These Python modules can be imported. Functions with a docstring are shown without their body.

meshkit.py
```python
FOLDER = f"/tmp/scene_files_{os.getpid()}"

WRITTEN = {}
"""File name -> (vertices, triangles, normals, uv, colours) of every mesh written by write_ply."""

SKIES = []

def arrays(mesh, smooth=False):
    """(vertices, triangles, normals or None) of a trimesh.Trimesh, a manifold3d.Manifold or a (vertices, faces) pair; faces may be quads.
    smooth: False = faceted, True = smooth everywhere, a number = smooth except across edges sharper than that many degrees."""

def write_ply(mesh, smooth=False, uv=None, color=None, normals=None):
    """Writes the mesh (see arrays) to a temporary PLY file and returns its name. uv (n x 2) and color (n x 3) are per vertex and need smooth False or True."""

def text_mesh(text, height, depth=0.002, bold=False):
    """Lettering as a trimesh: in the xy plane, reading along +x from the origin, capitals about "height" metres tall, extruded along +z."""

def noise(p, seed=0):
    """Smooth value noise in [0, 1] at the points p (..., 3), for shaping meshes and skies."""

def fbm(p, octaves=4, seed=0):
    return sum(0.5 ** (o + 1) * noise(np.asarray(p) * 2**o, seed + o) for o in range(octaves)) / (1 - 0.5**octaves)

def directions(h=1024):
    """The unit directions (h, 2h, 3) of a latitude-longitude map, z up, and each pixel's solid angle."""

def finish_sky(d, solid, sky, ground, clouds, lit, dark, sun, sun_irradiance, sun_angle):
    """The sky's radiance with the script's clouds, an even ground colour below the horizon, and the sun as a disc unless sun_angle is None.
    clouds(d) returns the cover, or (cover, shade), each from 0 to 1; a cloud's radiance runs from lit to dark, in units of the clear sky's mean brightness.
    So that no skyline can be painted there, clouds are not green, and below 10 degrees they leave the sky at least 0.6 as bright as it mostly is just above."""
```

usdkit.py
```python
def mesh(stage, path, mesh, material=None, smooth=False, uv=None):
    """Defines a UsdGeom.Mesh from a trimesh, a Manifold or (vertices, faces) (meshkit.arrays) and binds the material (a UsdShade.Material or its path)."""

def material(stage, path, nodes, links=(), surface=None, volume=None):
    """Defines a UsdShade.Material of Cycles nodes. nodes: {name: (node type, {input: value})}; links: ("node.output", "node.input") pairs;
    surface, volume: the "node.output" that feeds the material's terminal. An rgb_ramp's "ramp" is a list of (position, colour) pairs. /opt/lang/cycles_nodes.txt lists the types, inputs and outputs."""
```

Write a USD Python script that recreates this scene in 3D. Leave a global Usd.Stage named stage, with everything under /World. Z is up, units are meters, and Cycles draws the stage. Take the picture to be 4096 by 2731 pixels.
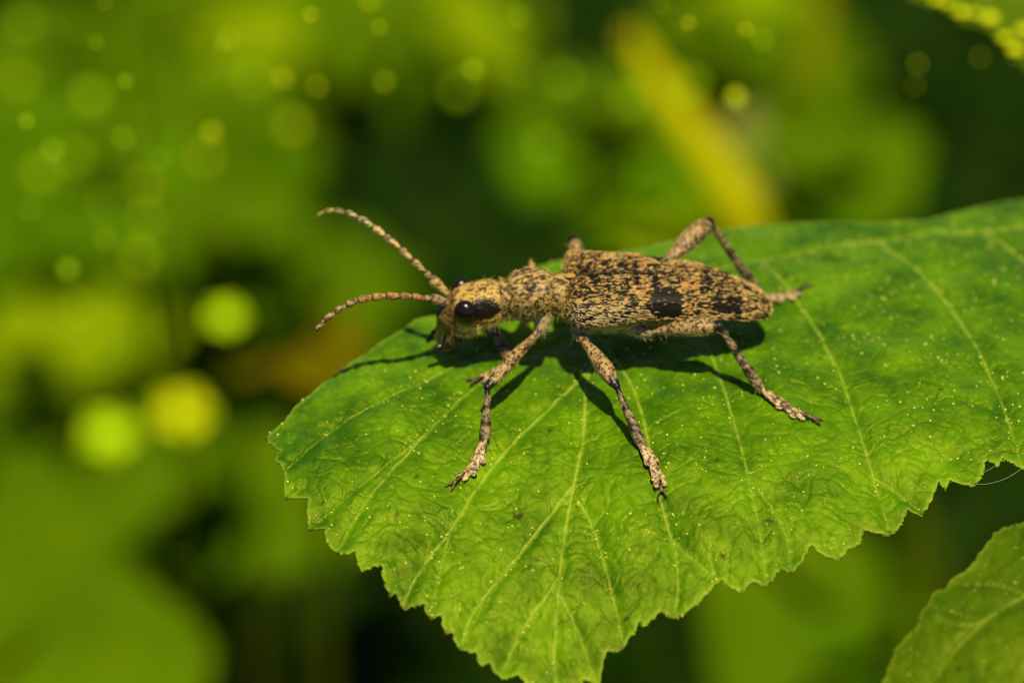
import math, random
import numpy as np, trimesh, manifold3d, usdkit
from meshkit import noise, fbm
from scipy.interpolate import CubicSpline, PchipInterpolator
from scipy.spatial import cKDTree, Delaunay
from shapely.geometry import Polygon
import shapely
from pxr import Usd, UsdGeom, UsdLux, UsdShade, Sdf, Gf, Vt

stage = Usd.Stage.CreateInMemory()
UsdGeom.SetStageUpAxis(stage, 'Z'); UsdGeom.SetStageMetersPerUnit(stage, 1.0)
UsdGeom.Xform.Define(stage, '/World'); UsdGeom.Scope.Define(stage, '/World/Looks')
MM = 0.001                                    # everything below is laid out in millimetres
def unit(a): a = np.asarray(a, float); return a / np.linalg.norm(a, axis=-1, keepdims=True)

# ------------------------------------------------------------------ camera, sun, sky, exposure
PITCH, DIST, FOCAL, FSTOP, FOCUS, EXPOSURE = 31.0, 153.0, 100.0, 23.0, 145.0, 0.08
AIM = np.array([0, 0, 600.0])                 # the leaf stands 0.6 m above the ground
FWD = np.array([0, math.cos(math.radians(PITCH)), -math.sin(math.radians(PITCH))])
RIGHT = np.array([1.0, 0, 0]); UP = np.cross(RIGHT, FWD)
EYE = AIM - DIST * FWD
cam = UsdGeom.Camera.Define(stage, '/World/camera')
m = Gf.Matrix4d(*RIGHT, 0, *UP, 0, *(-FWD), 0, *(EYE * MM), 1)
cam.AddTransformOp().Set(m)
cam.CreateFocalLengthAttr(FOCAL); cam.CreateHorizontalApertureAttr(36.0); cam.CreateVerticalApertureAttr(36.0 * 682 / 1024)
cam.CreateFStopAttr(FSTOP); cam.CreateFocusDistanceAttr(FOCUS * MM); cam.CreateClippingRangeAttr(Gf.Vec2f(0.01, 1000.0))
cam.CreateExposureAttr(EXPOSURE)
# the leaf's own frame: U right, V away, N out of its upper side
TILT = math.radians(5)
LU = np.array([1.0, 0, 0]); LV = np.array([0, math.cos(TILT), math.sin(TILT)]); LN = np.cross(LU, LV)
SUN = unit(0.10 * LU - 0.25 * LV + LN)
SUN_EL, SUN_ROT = math.asin(SUN[2]), math.atan2(SUN[0], SUN[1])
sun = UsdLux.DistantLight.Define(stage, '/World/sun')
sun.CreateIntensityAttr(1.25); sun.CreateAngleAttr(0.5); sun.CreateNormalizeAttr(True); sun.CreateColorAttr(Gf.Vec3f(1.0, 0.86, 0.50))
z = SUN; x = unit(np.cross([0, 1.0, 0], z)); y = np.cross(z, x)
sun.AddTransformOp().Set(Gf.Matrix4d(*x, 0, *y, 0, *z, 0, 0, 0, 0, 1))
dome = UsdLux.DomeLight.Define(stage, '/World/sky')
sky = usdkit.material(stage, '/World/Looks/sky', {
    't': ('sky_texture', {'sky_type': 'single_scattering', 'sun_disc': False, 'sun_elevation': SUN_EL, 'sun_rotation': SUN_ROT}),
    'b': ('background_shader', {'strength': 0.055})}, [('t.color', 'b.color')], surface='b.background')
UsdShade.MaterialBindingAPI.Apply(dome.GetPrim()).Bind(sky)
dome.GetPrim().SetCustomDataByKey('kind', 'structure')

# ------------------------------------------------------------------ helpers
def ray(px, py):                              # a pixel of the 4096 x 2731 photograph as a direction from the camera
    a = (np.asarray(px, float) - 2048) / 4096 * 36 / FOCAL; b = -(np.asarray(py, float) - 1365.5) / 4096 * 36 / FOCAL
    return FWD + a[..., None] * RIGHT + b[..., None] * UP
def at_depth(px, py, d): return EYE + ray(px, py) * d
def at_v(px, py, v):                          # the point of the ray in the plane V = v of the leaf's frame
    d = ray(px, py); t = (np.asarray(v, float) - (EYE - AIM) @ LV) / (d @ LV)
    return EYE + d * np.asarray(t)[..., None]
class Sheet:                                  # a curved leaf surface over a plane
    def __init__(s, O, U, V, w): s.O, s.U, s.V, s.N, s.w = O, U, V, np.cross(U, V), w
    def pt(s, u, v, h=0): u, v = np.asarray(u, float), np.asarray(v, float); return s.O + u[..., None] * s.U + v[..., None] * s.V + (s.w(u, v) + h)[..., None] * s.N
    def hit(s, px, py):
        d = ray(px, py); ts = np.linspace(100, 260, 1601); f = None
        def gap(t):
            p = EYE + d * t[:, None] - s.O; u, v = p @ s.U, p @ s.V; return p @ s.N - s.w(u, v), u, v
        lo = np.full(len(d), np.nan); prev = gap(np.full(len(d), ts[0]))[0]
        for t in ts[1:]:                      # first crossing seen from the camera, then bisection
            g = gap(np.full(len(d), t))[0]; c = np.isnan(lo) & (prev > 0) & (g <= 0); lo[c] = t - (ts[1] - ts[0]); prev = g
        lo = np.where(np.isnan(lo), 165.0, lo); hi = lo + ts[1] - ts[0]
        for _ in range(30):
            mid_ = (lo + hi) / 2; g, u, v = gap(mid_); lo = np.where(g > 0, mid_, lo); hi = np.where(g > 0, hi, mid_)
        return u, v
taken = {}
def numbered(parent, name):
    k = (parent, name); n = taken.get(k, 0); taken[k] = n + 1
    return f'{parent}/{name}' if n == 0 else f'{parent}/{name}_{n:03d}'
def tag(p, label=None, cat=None, group=None, kind=None):
    p = p.GetPrim() if hasattr(p, 'GetPrim') else p
    for k, t in (('label', label), ('category', cat), ('group', group), ('kind', kind)):
        if t: p.SetCustomDataByKey(k, t)
    return p
ORIGIN = {'/World': np.zeros(3)}
def thing(name, loc, label=None, cat=None, group=None, parent='/World'):
    path = numbered(parent, name); x = UsdGeom.Xform.Define(stage, path)
    ORIGIN[path] = np.asarray(loc, float); x.AddTranslateOp().Set(Gf.Vec3d(*((ORIGIN[path] - ORIGIN[parent]) * MM)))
    tag(x, label, cat, group); return path
def normals(v, f):
    n = np.zeros_like(v); c = np.cross(v[f[:, 1]] - v[f[:, 0]], v[f[:, 2]] - v[f[:, 0]])
    for k in range(3): np.add.at(n, f[:, k], c)
    return n / np.maximum(np.linalg.norm(n, axis=1, keepdims=True), 1e-12)
def emit(name, v, f, mat, parent='/World', smooth=True, data=None, loc=None):
    path = numbered(parent, name); v = np.asarray(v, float); f = np.asarray(f, int)
    me = UsdGeom.Mesh.Define(stage, path)
    o = ORIGIN.get(parent, np.zeros(3))
    if loc is not None: me.AddTranslateOp().Set(Gf.Vec3d(*((np.asarray(loc) - o) * MM))); o = np.asarray(loc, float)
    ORIGIN[path] = o
    me.CreatePointsAttr(Vt.Vec3fArray.FromNumpy(((v - o) * MM).astype(np.float32)))
    me.CreateFaceVertexCountsAttr(Vt.IntArray.FromNumpy(np.full(len(f), 3, np.int32)))
    me.CreateFaceVertexIndicesAttr(Vt.IntArray.FromNumpy(f.astype(np.int32).ravel()))
    me.CreateSubdivisionSchemeAttr('none')
    if smooth:
        me.CreateNormalsAttr(Vt.Vec3fArray.FromNumpy(normals(v, f).astype(np.float32))); me.SetNormalsInterpolation('vertex')
    api = UsdGeom.PrimvarsAPI(me)
    for k, a in (data or {}).items():
        a = np.asarray(a, np.float32)
        if a.ndim == 2: api.CreatePrimvar(k, Sdf.ValueTypeNames.Color3fArray, 'vertex').Set(Vt.Vec3fArray.FromNumpy(a))
        else: api.CreatePrimvar(k, Sdf.ValueTypeNames.FloatArray, 'vertex').Set(Vt.FloatArray.FromNumpy(a))
    UsdShade.MaterialBindingAPI.Apply(me.GetPrim()).Bind(mat)
    return path
def curves(name, pts, widths, mat, parent):   # pts (n, k, 3) in mm
    path = numbered(parent, name); c = UsdGeom.BasisCurves.Define(stage, path); n, k, _ = pts.shape
    c.CreateTypeAttr('linear'); c.CreateCurveVertexCountsAttr(Vt.IntArray.FromNumpy(np.full(n, k, np.int32)))
    c.CreatePointsAttr(Vt.Vec3fArray.FromNumpy(((pts.reshape(-1, 3) - ORIGIN[parent]) * MM).astype(np.float32)))
    c.CreateWidthsAttr(Vt.FloatArray.FromNumpy((widths.ravel() * MM).astype(np.float32))); c.SetWidthsInterpolation('vertex')
    UsdShade.MaterialBindingAPI.Apply(c.GetPrim()).Bind(mat); tag(c, kind='stuff')
    return path
def loft(P, R, R2=None, up=None, n=40, sides=28, e=2.0, caps=(1, 1), line=CubicSpline):
    """A closed tapering limb along the points P; R across, R2 along up; e the cross-section's roundness."""
    P, R = np.asarray(P, float), np.asarray(R, float); R2 = R if R2 is None else np.asarray(R2, float)
    t = np.r_[0, np.cumsum(np.linalg.norm(np.diff(P, axis=0), axis=1))]; L = t[-1]
    s = np.linspace(0, L, n)
    C = line(t, P)(s) if len(P) > 2 else P[0] + (P[1] - P[0]) * (s / L)[:, None]
    a, b = PchipInterpolator(t, R)(s), PchipInterpolator(t, R2)(s)
    T = unit(np.gradient(C, axis=0))
    for end, on in ((0, caps[0]), (-1, caps[1])):      # rounded ends
        if not on: continue
        k = np.array([0.97, 0.87, 0.70, 0.48, 0.2]); h = np.sqrt(1 - k * k) * min(a[end], b[end]) * on
        extra = C[end] + (T[end] * (1 if end else -1)) * h[:, None]
        if end: C, a, b, T = np.vstack([C, extra]), np.r_[a, a[-1] * k], np.r_[b, b[-1] * k], np.vstack([T, np.tile(T[-1], (5, 1))])
        else: C, a, b, T = np.vstack([extra[::-1], C]), np.r_[(a[0] * k)[::-1], a], np.r_[(b[0] * k)[::-1], b], np.vstack([np.tile(T[0], (5, 1)), T])
    if up is None:
        up = np.array([0, 0, 1.0]) if abs(T[len(T) // 2, 2]) < 0.8 else np.array([0, -1.0, 0])
    S = unit(np.cross(T, up)); Q = np.cross(S, T)
    ph = np.arange(sides) * 2 * np.pi / sides
    cs, sn = np.sign(np.cos(ph)) * np.abs(np.cos(ph)) ** (2 / e), np.sign(np.sin(ph)) * np.abs(np.sin(ph)) ** (2 / e)
    v = C[:, None] + a[:, None, None] * cs[None, :, None] * S[:, None] + b[:, None, None] * sn[None, :, None] * Q[:, None]
    M = len(C); v = np.vstack([v.reshape(-1, 3), C[:1], C[-1:]])
    i, j = np.meshgrid(np.arange(M - 1), np.arange(sides), indexing='ij'); j2 = (j + 1) % sides
    q = [np.stack([i * sides + j, i * sides + j2, (i + 1) * sides + j2], -1).reshape(-1, 3), np.stack([i * sides + j, (i + 1) * sides + j2, (i + 1) * sides + j], -1).reshape(-1, 3)]
    j = np.arange(sides); j2 = (j + 1) % sides
    q += [np.stack([np.full(sides, M * sides), j2, j], 1), np.stack([np.full(sides, M * sides + 1), (M - 1) * sides + j, (M - 1) * sides + j2], 1)]
    f = np.vstack(q); tm = trimesh.Trimesh(v, f, process=False)
    return (v, f[:, ::-1]) if tm.volume < 0 else (v, f)
def ball(c, r, axes=None, sub=3):
    s = trimesh.creation.icosphere(sub); A = np.eye(3) if axes is None else np.asarray(axes)
    return c + (s.vertices * np.asarray(r)) @ A, np.array(s.faces)
def join(parts):
    V, F, n = [], [], 0
    for v, f in parts: V.append(v); F.append(np.asarray(f) + n); n += len(v)
    return np.vstack(V), np.vstack(F)

# ------------------------------------------------------------------ materials
def principled(name, nodes, links, **kw):
    return usdkit.material(stage, f'/World/Looks/{name}', {**nodes, 'p': ('principled_bsdf', kw)}, links, surface='p.BSDF')
def plain(name, col, rough=0.6, spec=0.3, **kw): return principled(name, {}, [], base_color=col, roughness=rough, specular_ior_level=spec, **kw)
def leaf_material(name, dark, lit, vein, rough, trans, bump, spec=0.5):
    return usdkit.material(stage, f'/World/Looks/{name}', {
        'geo': ('geometry', {}), 'va': ('attribute', {'attribute': 'vein'}), 'cell': ('attribute', {'attribute': 'cell'}), 'spot': ('attribute', {'attribute': 'spot'}),
        'n1': ('noise_texture', {'scale': 330.0, 'detail': 4.0, 'roughness': 0.6}), 'r1': ('rgb_ramp', {'ramp': [(0.34, dark), (0.66, lit)]}),
        'mc': ('mix', {'mix_type': 'multiply', 'fac': 0.55}), 'cr': ('rgb_ramp', {'ramp': [(0.0, (0.45, 0.5, 0.4)), (1.0, (1.1, 1.1, 1.1))]}),
        'mv': ('mix', {'color2': vein}), 'vm': ('math', {'math_type': 'multiply', 'value2': 0.8}),
        'ms': ('mix', {'color2': (0.035, 0.03, 0.006)}),
        'n2': ('noise_texture', {'scale': 9000.0, 'detail': 3.0, 'roughness': 0.65}), 'b2': ('bump', {'strength': bump, 'distance': 0.00006}),
        'n3': ('noise_texture', {'scale': 900.0, 'detail': 2.0}), 'rr': ('map_range', {'from_min': 0.35, 'from_max': 0.65, 'to_min': rough - 0.07, 'to_max': rough + 0.2}),
        'p': ('principled_bsdf', {'specular_ior_level': spec, 'specular_tint': (1.0, 1.0, 0.12)}), 't': ('translucent_bsdf', {}), 'tc': ('mix', {'mix_type': 'multiply', 'fac': 1.0, 'color2': (1.0, 1.0, 0.5)}), 'm': ('mix_closure', {'fac': trans})},
        [('geo.position', 'n1.vector'), ('geo.position', 'n2.vector'), ('geo.position', 'n3.vector'), ('n1.fac', 'r1.fac'), ('r1.color', 'mc.color1'), ('cell.fac', 'cr.fac'), ('cr.color', 'mc.color2'),
         ('va.fac', 'vm.value1'), ('vm.value', 'mv.fac'), ('mc.color', 'mv.color1'), ('mv.color', 'ms.color1'), ('spot.fac', 'ms.fac'), ('ms.color', 'p.base_color'), ('ms.color', 'tc.color1'), ('tc.color', 't.color'),
         ('n2.fac', 'b2.height'), ('b2.normal', 'p.normal'), ('n3.fac', 'rr.value'), ('rr.result', 'p.roughness'), ('p.BSDF', 'm.closure1'), ('t.BSDF', 'm.closure2')], surface='m.closure')
M = {}
M['leaf'] = leaf_material('leaf', (0.030, 0.118, 0.0003), (0.130, 0.295, 0.0005), (0.36, 0.48, 0.05), 0.26, 0.15, 0.8, 0.5)
M['leaf_second'] = leaf_material('leaf_second', (0.045, 0.115, 0.0012), (0.095, 0.175, 0.0015), (0.28, 0.36, 0.03), 0.5, 0.2, 0.3, 0.3)
def far_leaf(name, a, b, trans=0.35):
    return usdkit.material(stage, f'/World/Looks/{name}', {
        'geo': ('geometry', {}), 'n': ('noise_texture', {'scale': 160.0, 'detail': 2.0}), 'r': ('rgb_ramp', {'ramp': [(0.3, a), (0.7, b)]}),
        'p': ('principled_bsdf', {'roughness': 0.7, 'specular_ior_level': 0.02}), 't': ('translucent_bsdf', {}), 'm': ('mix_closure', {'fac': trans})},
        [('geo.position', 'n.vector'), ('n.fac', 'r.fac'), ('r.color', 'p.base_color'), ('r.color', 't.color'), ('p.BSDF', 'm.closure1'), ('t.BSDF', 'm.closure2')], surface='m.closure')
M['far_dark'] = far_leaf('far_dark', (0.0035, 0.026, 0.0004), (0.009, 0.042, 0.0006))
M['far_mid'] = far_leaf('far_mid', (0.085, 0.175, 0.0006), (0.125, 0.230, 0.0008))
M['far_green'] = far_leaf('far_green', (0.075, 0.190, 0.0006), (0.120, 0.255, 0.0008))
M['far_bright'] = far_leaf('far_bright', (0.22, 0.35, 0.0006), (0.31, 0.44, 0.0010))
M['far_yellow'] = far_leaf('far_yellow', (0.34, 0.36, 0.001), (0.42, 0.44, 0.001))
M['far_olive'] = far_leaf('far_olive', (0.14, 0.13, 0.0006), (0.20, 0.17, 0.0008))
M['far_pale'] = far_leaf('far_pale', (0.26, 0.30, 0.05), (0.34, 0.37, 0.08))
M['straw'] = plain('straw', (0.54, 0.52, 0.002), 0.7, 0.03)
M['stem'] = plain('stem', (0.07, 0.10, 0.001), 0.7, 0.03)
M['bark'] = plain('bark', (0.09, 0.05, 0.012), 0.7, 0.1)
M['spikelet'] = plain('spikelet', (0.62, 0.72, 0.01), 0.6, 0.05)
M['spikelet_green'] = plain('spikelet_green', (0.40, 0.68, 0.01), 0.6, 0.05)
M['petal'] = plain('petal', (0.74, 0.82, 0.003), 0.6, 0.05)
M['petal_lime'] = plain('petal_lime', (0.55, 0.85, 0.004), 0.6, 0.05)
M['gland'] = plain('gland', (0.55, 0.56, 0.10), 0.25, 0.5)
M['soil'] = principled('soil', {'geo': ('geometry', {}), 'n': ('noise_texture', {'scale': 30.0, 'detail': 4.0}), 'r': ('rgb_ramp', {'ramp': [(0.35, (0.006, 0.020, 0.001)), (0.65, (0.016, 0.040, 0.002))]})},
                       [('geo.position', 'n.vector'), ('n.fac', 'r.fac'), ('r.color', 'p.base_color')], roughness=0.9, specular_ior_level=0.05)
def shell(name, rough, spec, bump, sheen=0.0):
    return principled(name, {'c': ('attribute', {'attribute': 'col'}), 'g': ('attribute', {'attribute': 'gloss'}), 'rr': ('map_range', {'to_min': rough, 'to_max': 0.22}),
        'geo': ('geometry', {}), 'n': ('noise_texture', {'scale': 11000.0, 'detail': 3.0, 'roughness': 0.7}), 'b': ('bump', {'strength': bump, 'distance': 0.00004})},
        [('c.color', 'p.base_color'), ('g.fac', 'rr.value'), ('rr.result', 'p.roughness'), ('geo.position', 'n.vector'), ('n.fac', 'b.height'), ('b.normal', 'p.normal')], specular_ior_level=spec)
M['chitin'] = shell('chitin', 0.48, 0.35, 0.5)
M['elytron'] = shell('elytron', 0.5, 0.18, 0.5)
M['eye'] = plain('eye', (0.007, 0.003, 0.002), 0.26, 0.5)
M['black'] = plain('black', (0.012, 0.008, 0.006), 0.2, 0.5)
M['hair_gold'] = plain('hair_gold', (0.70, 0.46, 0.12), 0.32, 0.6)
M['hair_cream'] = plain('hair_cream', (0.72, 0.48, 0.16), 0.32, 0.6)
M['hair_orange'] = plain('hair_orange', (0.62, 0.30, 0.07), 0.32, 0.6)
M['scutellum'] = plain('scutellum', (0.42, 0.24, 0.05), 0.6, 0.2)
M['bristle'] = plain('bristle', (0.70, 0.52, 0.14), 0.35, 0.4)
M['silk'] = plain('silk', (0.7, 0.7, 0.6), 0.3, 0.5)

# ------------------------------------------------------------------ ground
g = np.r_[-200, -40, -8, np.linspace(-2.4, 4.4, 69), 8, 40, 200] * 1000.0
gx, gy = np.meshgrid(g, g, indexing='ij'); k = len(g)
gz = np.where((np.abs(gx) < 3e3) & (np.abs(gy) < 5e3), 22 * (fbm(np.stack([gx / 240, gy / 240, 0 * gx], -1), 3, 5) - 0.5), 0.0)
i, j = np.meshgrid(np.arange(k - 1), np.arange(k - 1), indexing='ij'); q = np.stack([i * k + j, (i + 1) * k + j, (i + 1) * k + j + 1, i * k + j + 1], -1).reshape(-1, 4)
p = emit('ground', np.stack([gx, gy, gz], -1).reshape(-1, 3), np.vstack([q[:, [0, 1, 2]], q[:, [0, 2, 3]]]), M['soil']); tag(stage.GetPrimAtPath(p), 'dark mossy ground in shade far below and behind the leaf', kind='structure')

# ------------------------------------------------------------------ serrated leaves in or near focus
def build_leaf(name, sheet, outline, veins, mat, label, step, thick=0.14, side_scale=1.0, dots=0, spots=(), seed=1, relief=1.0, margin=None):
    rng = np.random.default_rng(seed)
    o = np.array(outline, float); u, v = sheet.hit(o[:, 0], o[:, 1]); poly = Polygon(np.stack([u, v], 1)).buffer(0)
    if poly.geom_type != 'Polygon': poly = max(poly.geoms, key=lambda a: a.area)
    ring = np.array(poly.exterior.coords); d = np.r_[0, np.cumsum(np.linalg.norm(np.diff(ring, axis=0), axis=1))]
    s = np.arange(0, d[-1], step); edge = np.stack([np.interp(s, d, ring[:, 0]), np.interp(s, d, ring[:, 1])], 1)
    tan = unit(np.roll(edge, -3, 0) - np.roll(edge, 3, 0)); nrm_ = np.stack([tan[:, 1], -tan[:, 0]], 1)
    ph = s / 0.62 + 2.5 * noise(np.c_[edge * .5, 0 * s], 5); saw = ((ph % 1) - .35) * (0.5 + noise(np.c_[edge * .6, 0 * s], 6))
    edge += nrm_ * (0.13 * side_scale * saw)[:, None] * (1 if Polygon(edge).exterior.is_ccw else -1)
    edge += 0.07 * (np.stack([noise(np.c_[edge * 1.7, 0 * s], 3), noise(np.c_[edge * 1.7, 0 * s], 4)], 1) - 0.5)
    x0, y0, x1, y1 = poly.bounds; a, b = np.meshgrid(np.arange(x0, x1, step), np.arange(y0, y1, step * 0.87)); a = a + (np.arange(a.shape[0]) % 2)[:, None] * step / 2
    inner = poly.buffer(-step * 0.6); pts = np.stack([a.ravel(), b.ravel()], 1); pts = pts[shapely.contains_xy(inner, pts[:, 0], pts[:, 1])]
    pts += rng.normal(0, step * 0.06, pts.shape)
    P = np.vstack([edge, pts]); ne = len(edge)
    tri = Delaunay(P).simplices; c = P[tri].mean(1); tri = tri[shapely.contains_xy(poly.buffer(0.01), c[:, 0], c[:, 1])]
    A = P[tri]; area = (A[:, 1, 0] - A[:, 0, 0]) * (A[:, 2, 1] - A[:, 0, 1]) - (A[:, 1, 1] - A[:, 0, 1]) * (A[:, 2, 0] - A[:, 0, 0]); tri[area < 0] = tri[area < 0][:, ::-1]
    # the veins: distance, arc length and width at every vertex
    VP, VS, VW, VI = [], [], [], []
    for i, (w0, w1, line) in enumerate(veins):
        line = np.array(line, float); vu, vv = sheet.hit(line[:, 0], line[:, 1]); L = np.stack([vu, vv], 1)
        t = np.r_[0, np.cumsum(np.linalg.norm(np.diff(L, axis=0), axis=1))]; ss = np.arange(0, t[-1], 0.05)
        Q = CubicSpline(t, L)(ss); VP.append(Q); VS.append(ss + 3.3 * i); VW.append(w0 + (w1 - w0) * ss / t[-1]); VI.append(np.full(len(ss), i))
    VP, VS, VW, VI = map(np.concatenate, (VP, VS, VW, VI))
    dist, near = cKDTree(VP).query(P); w = VW[near]
    big = noise(np.c_[P * 0.5, 0 * P[:, :1]], 11); wob = noise(np.c_[P * 0.8, 0 * P[:, :1]], 12)
    vein = np.exp(-(dist / (0.32 * w)) ** 2) * np.clip(0.15 + 1.3 * noise(np.c_[P * 2.2, 0 * P[:, :1]], 8), 0, 1)
    ladder = np.abs(((VS[near] + 0.55 * dist + 1.5 * wob) / 1.45) % 1 - 0.5) * 1.45
    ladder = np.exp(-(ladder / 0.085) ** 2) * (0.3 + 0.7 * noise(np.c_[P * 0.9, 0 * P[:, :1]], 14))
    cells = rng.uniform([x0, y0], [x1, y1], (int((x1 - x0) * (y1 - y0) / 0.55), 2)); dd, _ = cKDTree(cells).query(P, k=2); net = dd[:, 1] - dd[:, 0]; net = np.exp(-(net / 0.13) ** 2)
    cells = rng.uniform([x0, y0], [x1, y1], (int((x1 - x0) * (y1 - y0) / 0.10), 2)); dd, _ = cKDTree(cells).query(P, k=2); net2 = np.exp(-((dd[:, 1] - dd[:, 0]) / 0.06) ** 2)
    rim, _ = cKDTree(edge).query(P)
    wr = fbm(np.c_[P * 5.0 + 1.5 * noise(np.c_[P * 1.5, 0 * P[:, :1]], 18)[:, None], 0 * P[:, :1]], 3, 19) - 0.5
    h = relief * (-0.17 * np.exp(-(dist / 0.42) ** 2) + 0.07 * np.exp(-(dist / (0.4 * w)) ** 2) - 0.075 * ladder - 0.036 * net - 0.014 * net2 + 0.045 * wr * (0.4 + big)
        + 0.30 * (big - 0.5) + 0.10 * (noise(np.c_[P * 1.3, 0 * P[:, :1]], 15) - 0.5) + 0.035 * (noise(np.c_[P * 4.0, 0 * P[:, :1]], 16) - 0.5))
    h = h * np.clip(0.35 + rim / 0.8, 0, 1)
    top = sheet.pt(P[:, 0], P[:, 1], h); n = len(P)
    low = sheet.pt(P[:, 0], P[:, 1], h - thick * np.clip(0.5 + rim, 0, 1))
    cell = np.clip(1 - 0.55 * net - 0.35 * ladder - 0.25 * net2, 0, 1) * (0.75 + 0.5 * (noise(np.c_[P * 0.7, 0 * P[:, :1]], 21) - 0.2))
    spot = np.zeros(n)
    for sx, sy, r in spots:
        su, sv = sheet.hit(np.array([sx * 1.0]), np.array([sy * 1.0])); q = P - [su[0], sv[0]]
        spot = np.maximum(spot, np.clip(1.6 - np.linalg.norm(q, axis=1) / r - 0.9 * noise(np.c_[P * 9, 0 * P[:, :1]], 31), 0, 1))
    rimtone = np.exp(-(rim / 0.12) ** 2) * 0.55
    # edge strip: boundary edges of the triangulation
    e = np.sort(np.vstack([tri[:, [0, 1]], tri[:, [1, 2]], tri[:, [2, 0]]]), 1); full = np.vstack([tri[:, [0, 1]], tri[:, [1, 2]], tri[:, [2, 0]]])
    _, inv, cnt = np.unique(e[:, 0] * n + e[:, 1], return_inverse=True, return_counts=True); be = full[cnt[inv] == 1]
    F = np.vstack([tri, tri[:, ::-1] + n, np.stack([be[:, 0], be[:, 0] + n, be[:, 1] + n], 1), np.stack([be[:, 0], be[:, 1] + n, be[:, 1]], 1)])
    two = lambda q: np.r_[q, q]
    t = thing(name, top.mean(0), label, 'leaf')
    emit('blade', np.vstack([top, low]), F, mat, t, data=dict(vein=two(np.clip(np.maximum(vein, rimtone), 0, 1)), cell=two(np.clip(cell, 0, 1)), spot=two(spot)))
    return t, P, top, normals(top, tri), dist, poly

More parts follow.
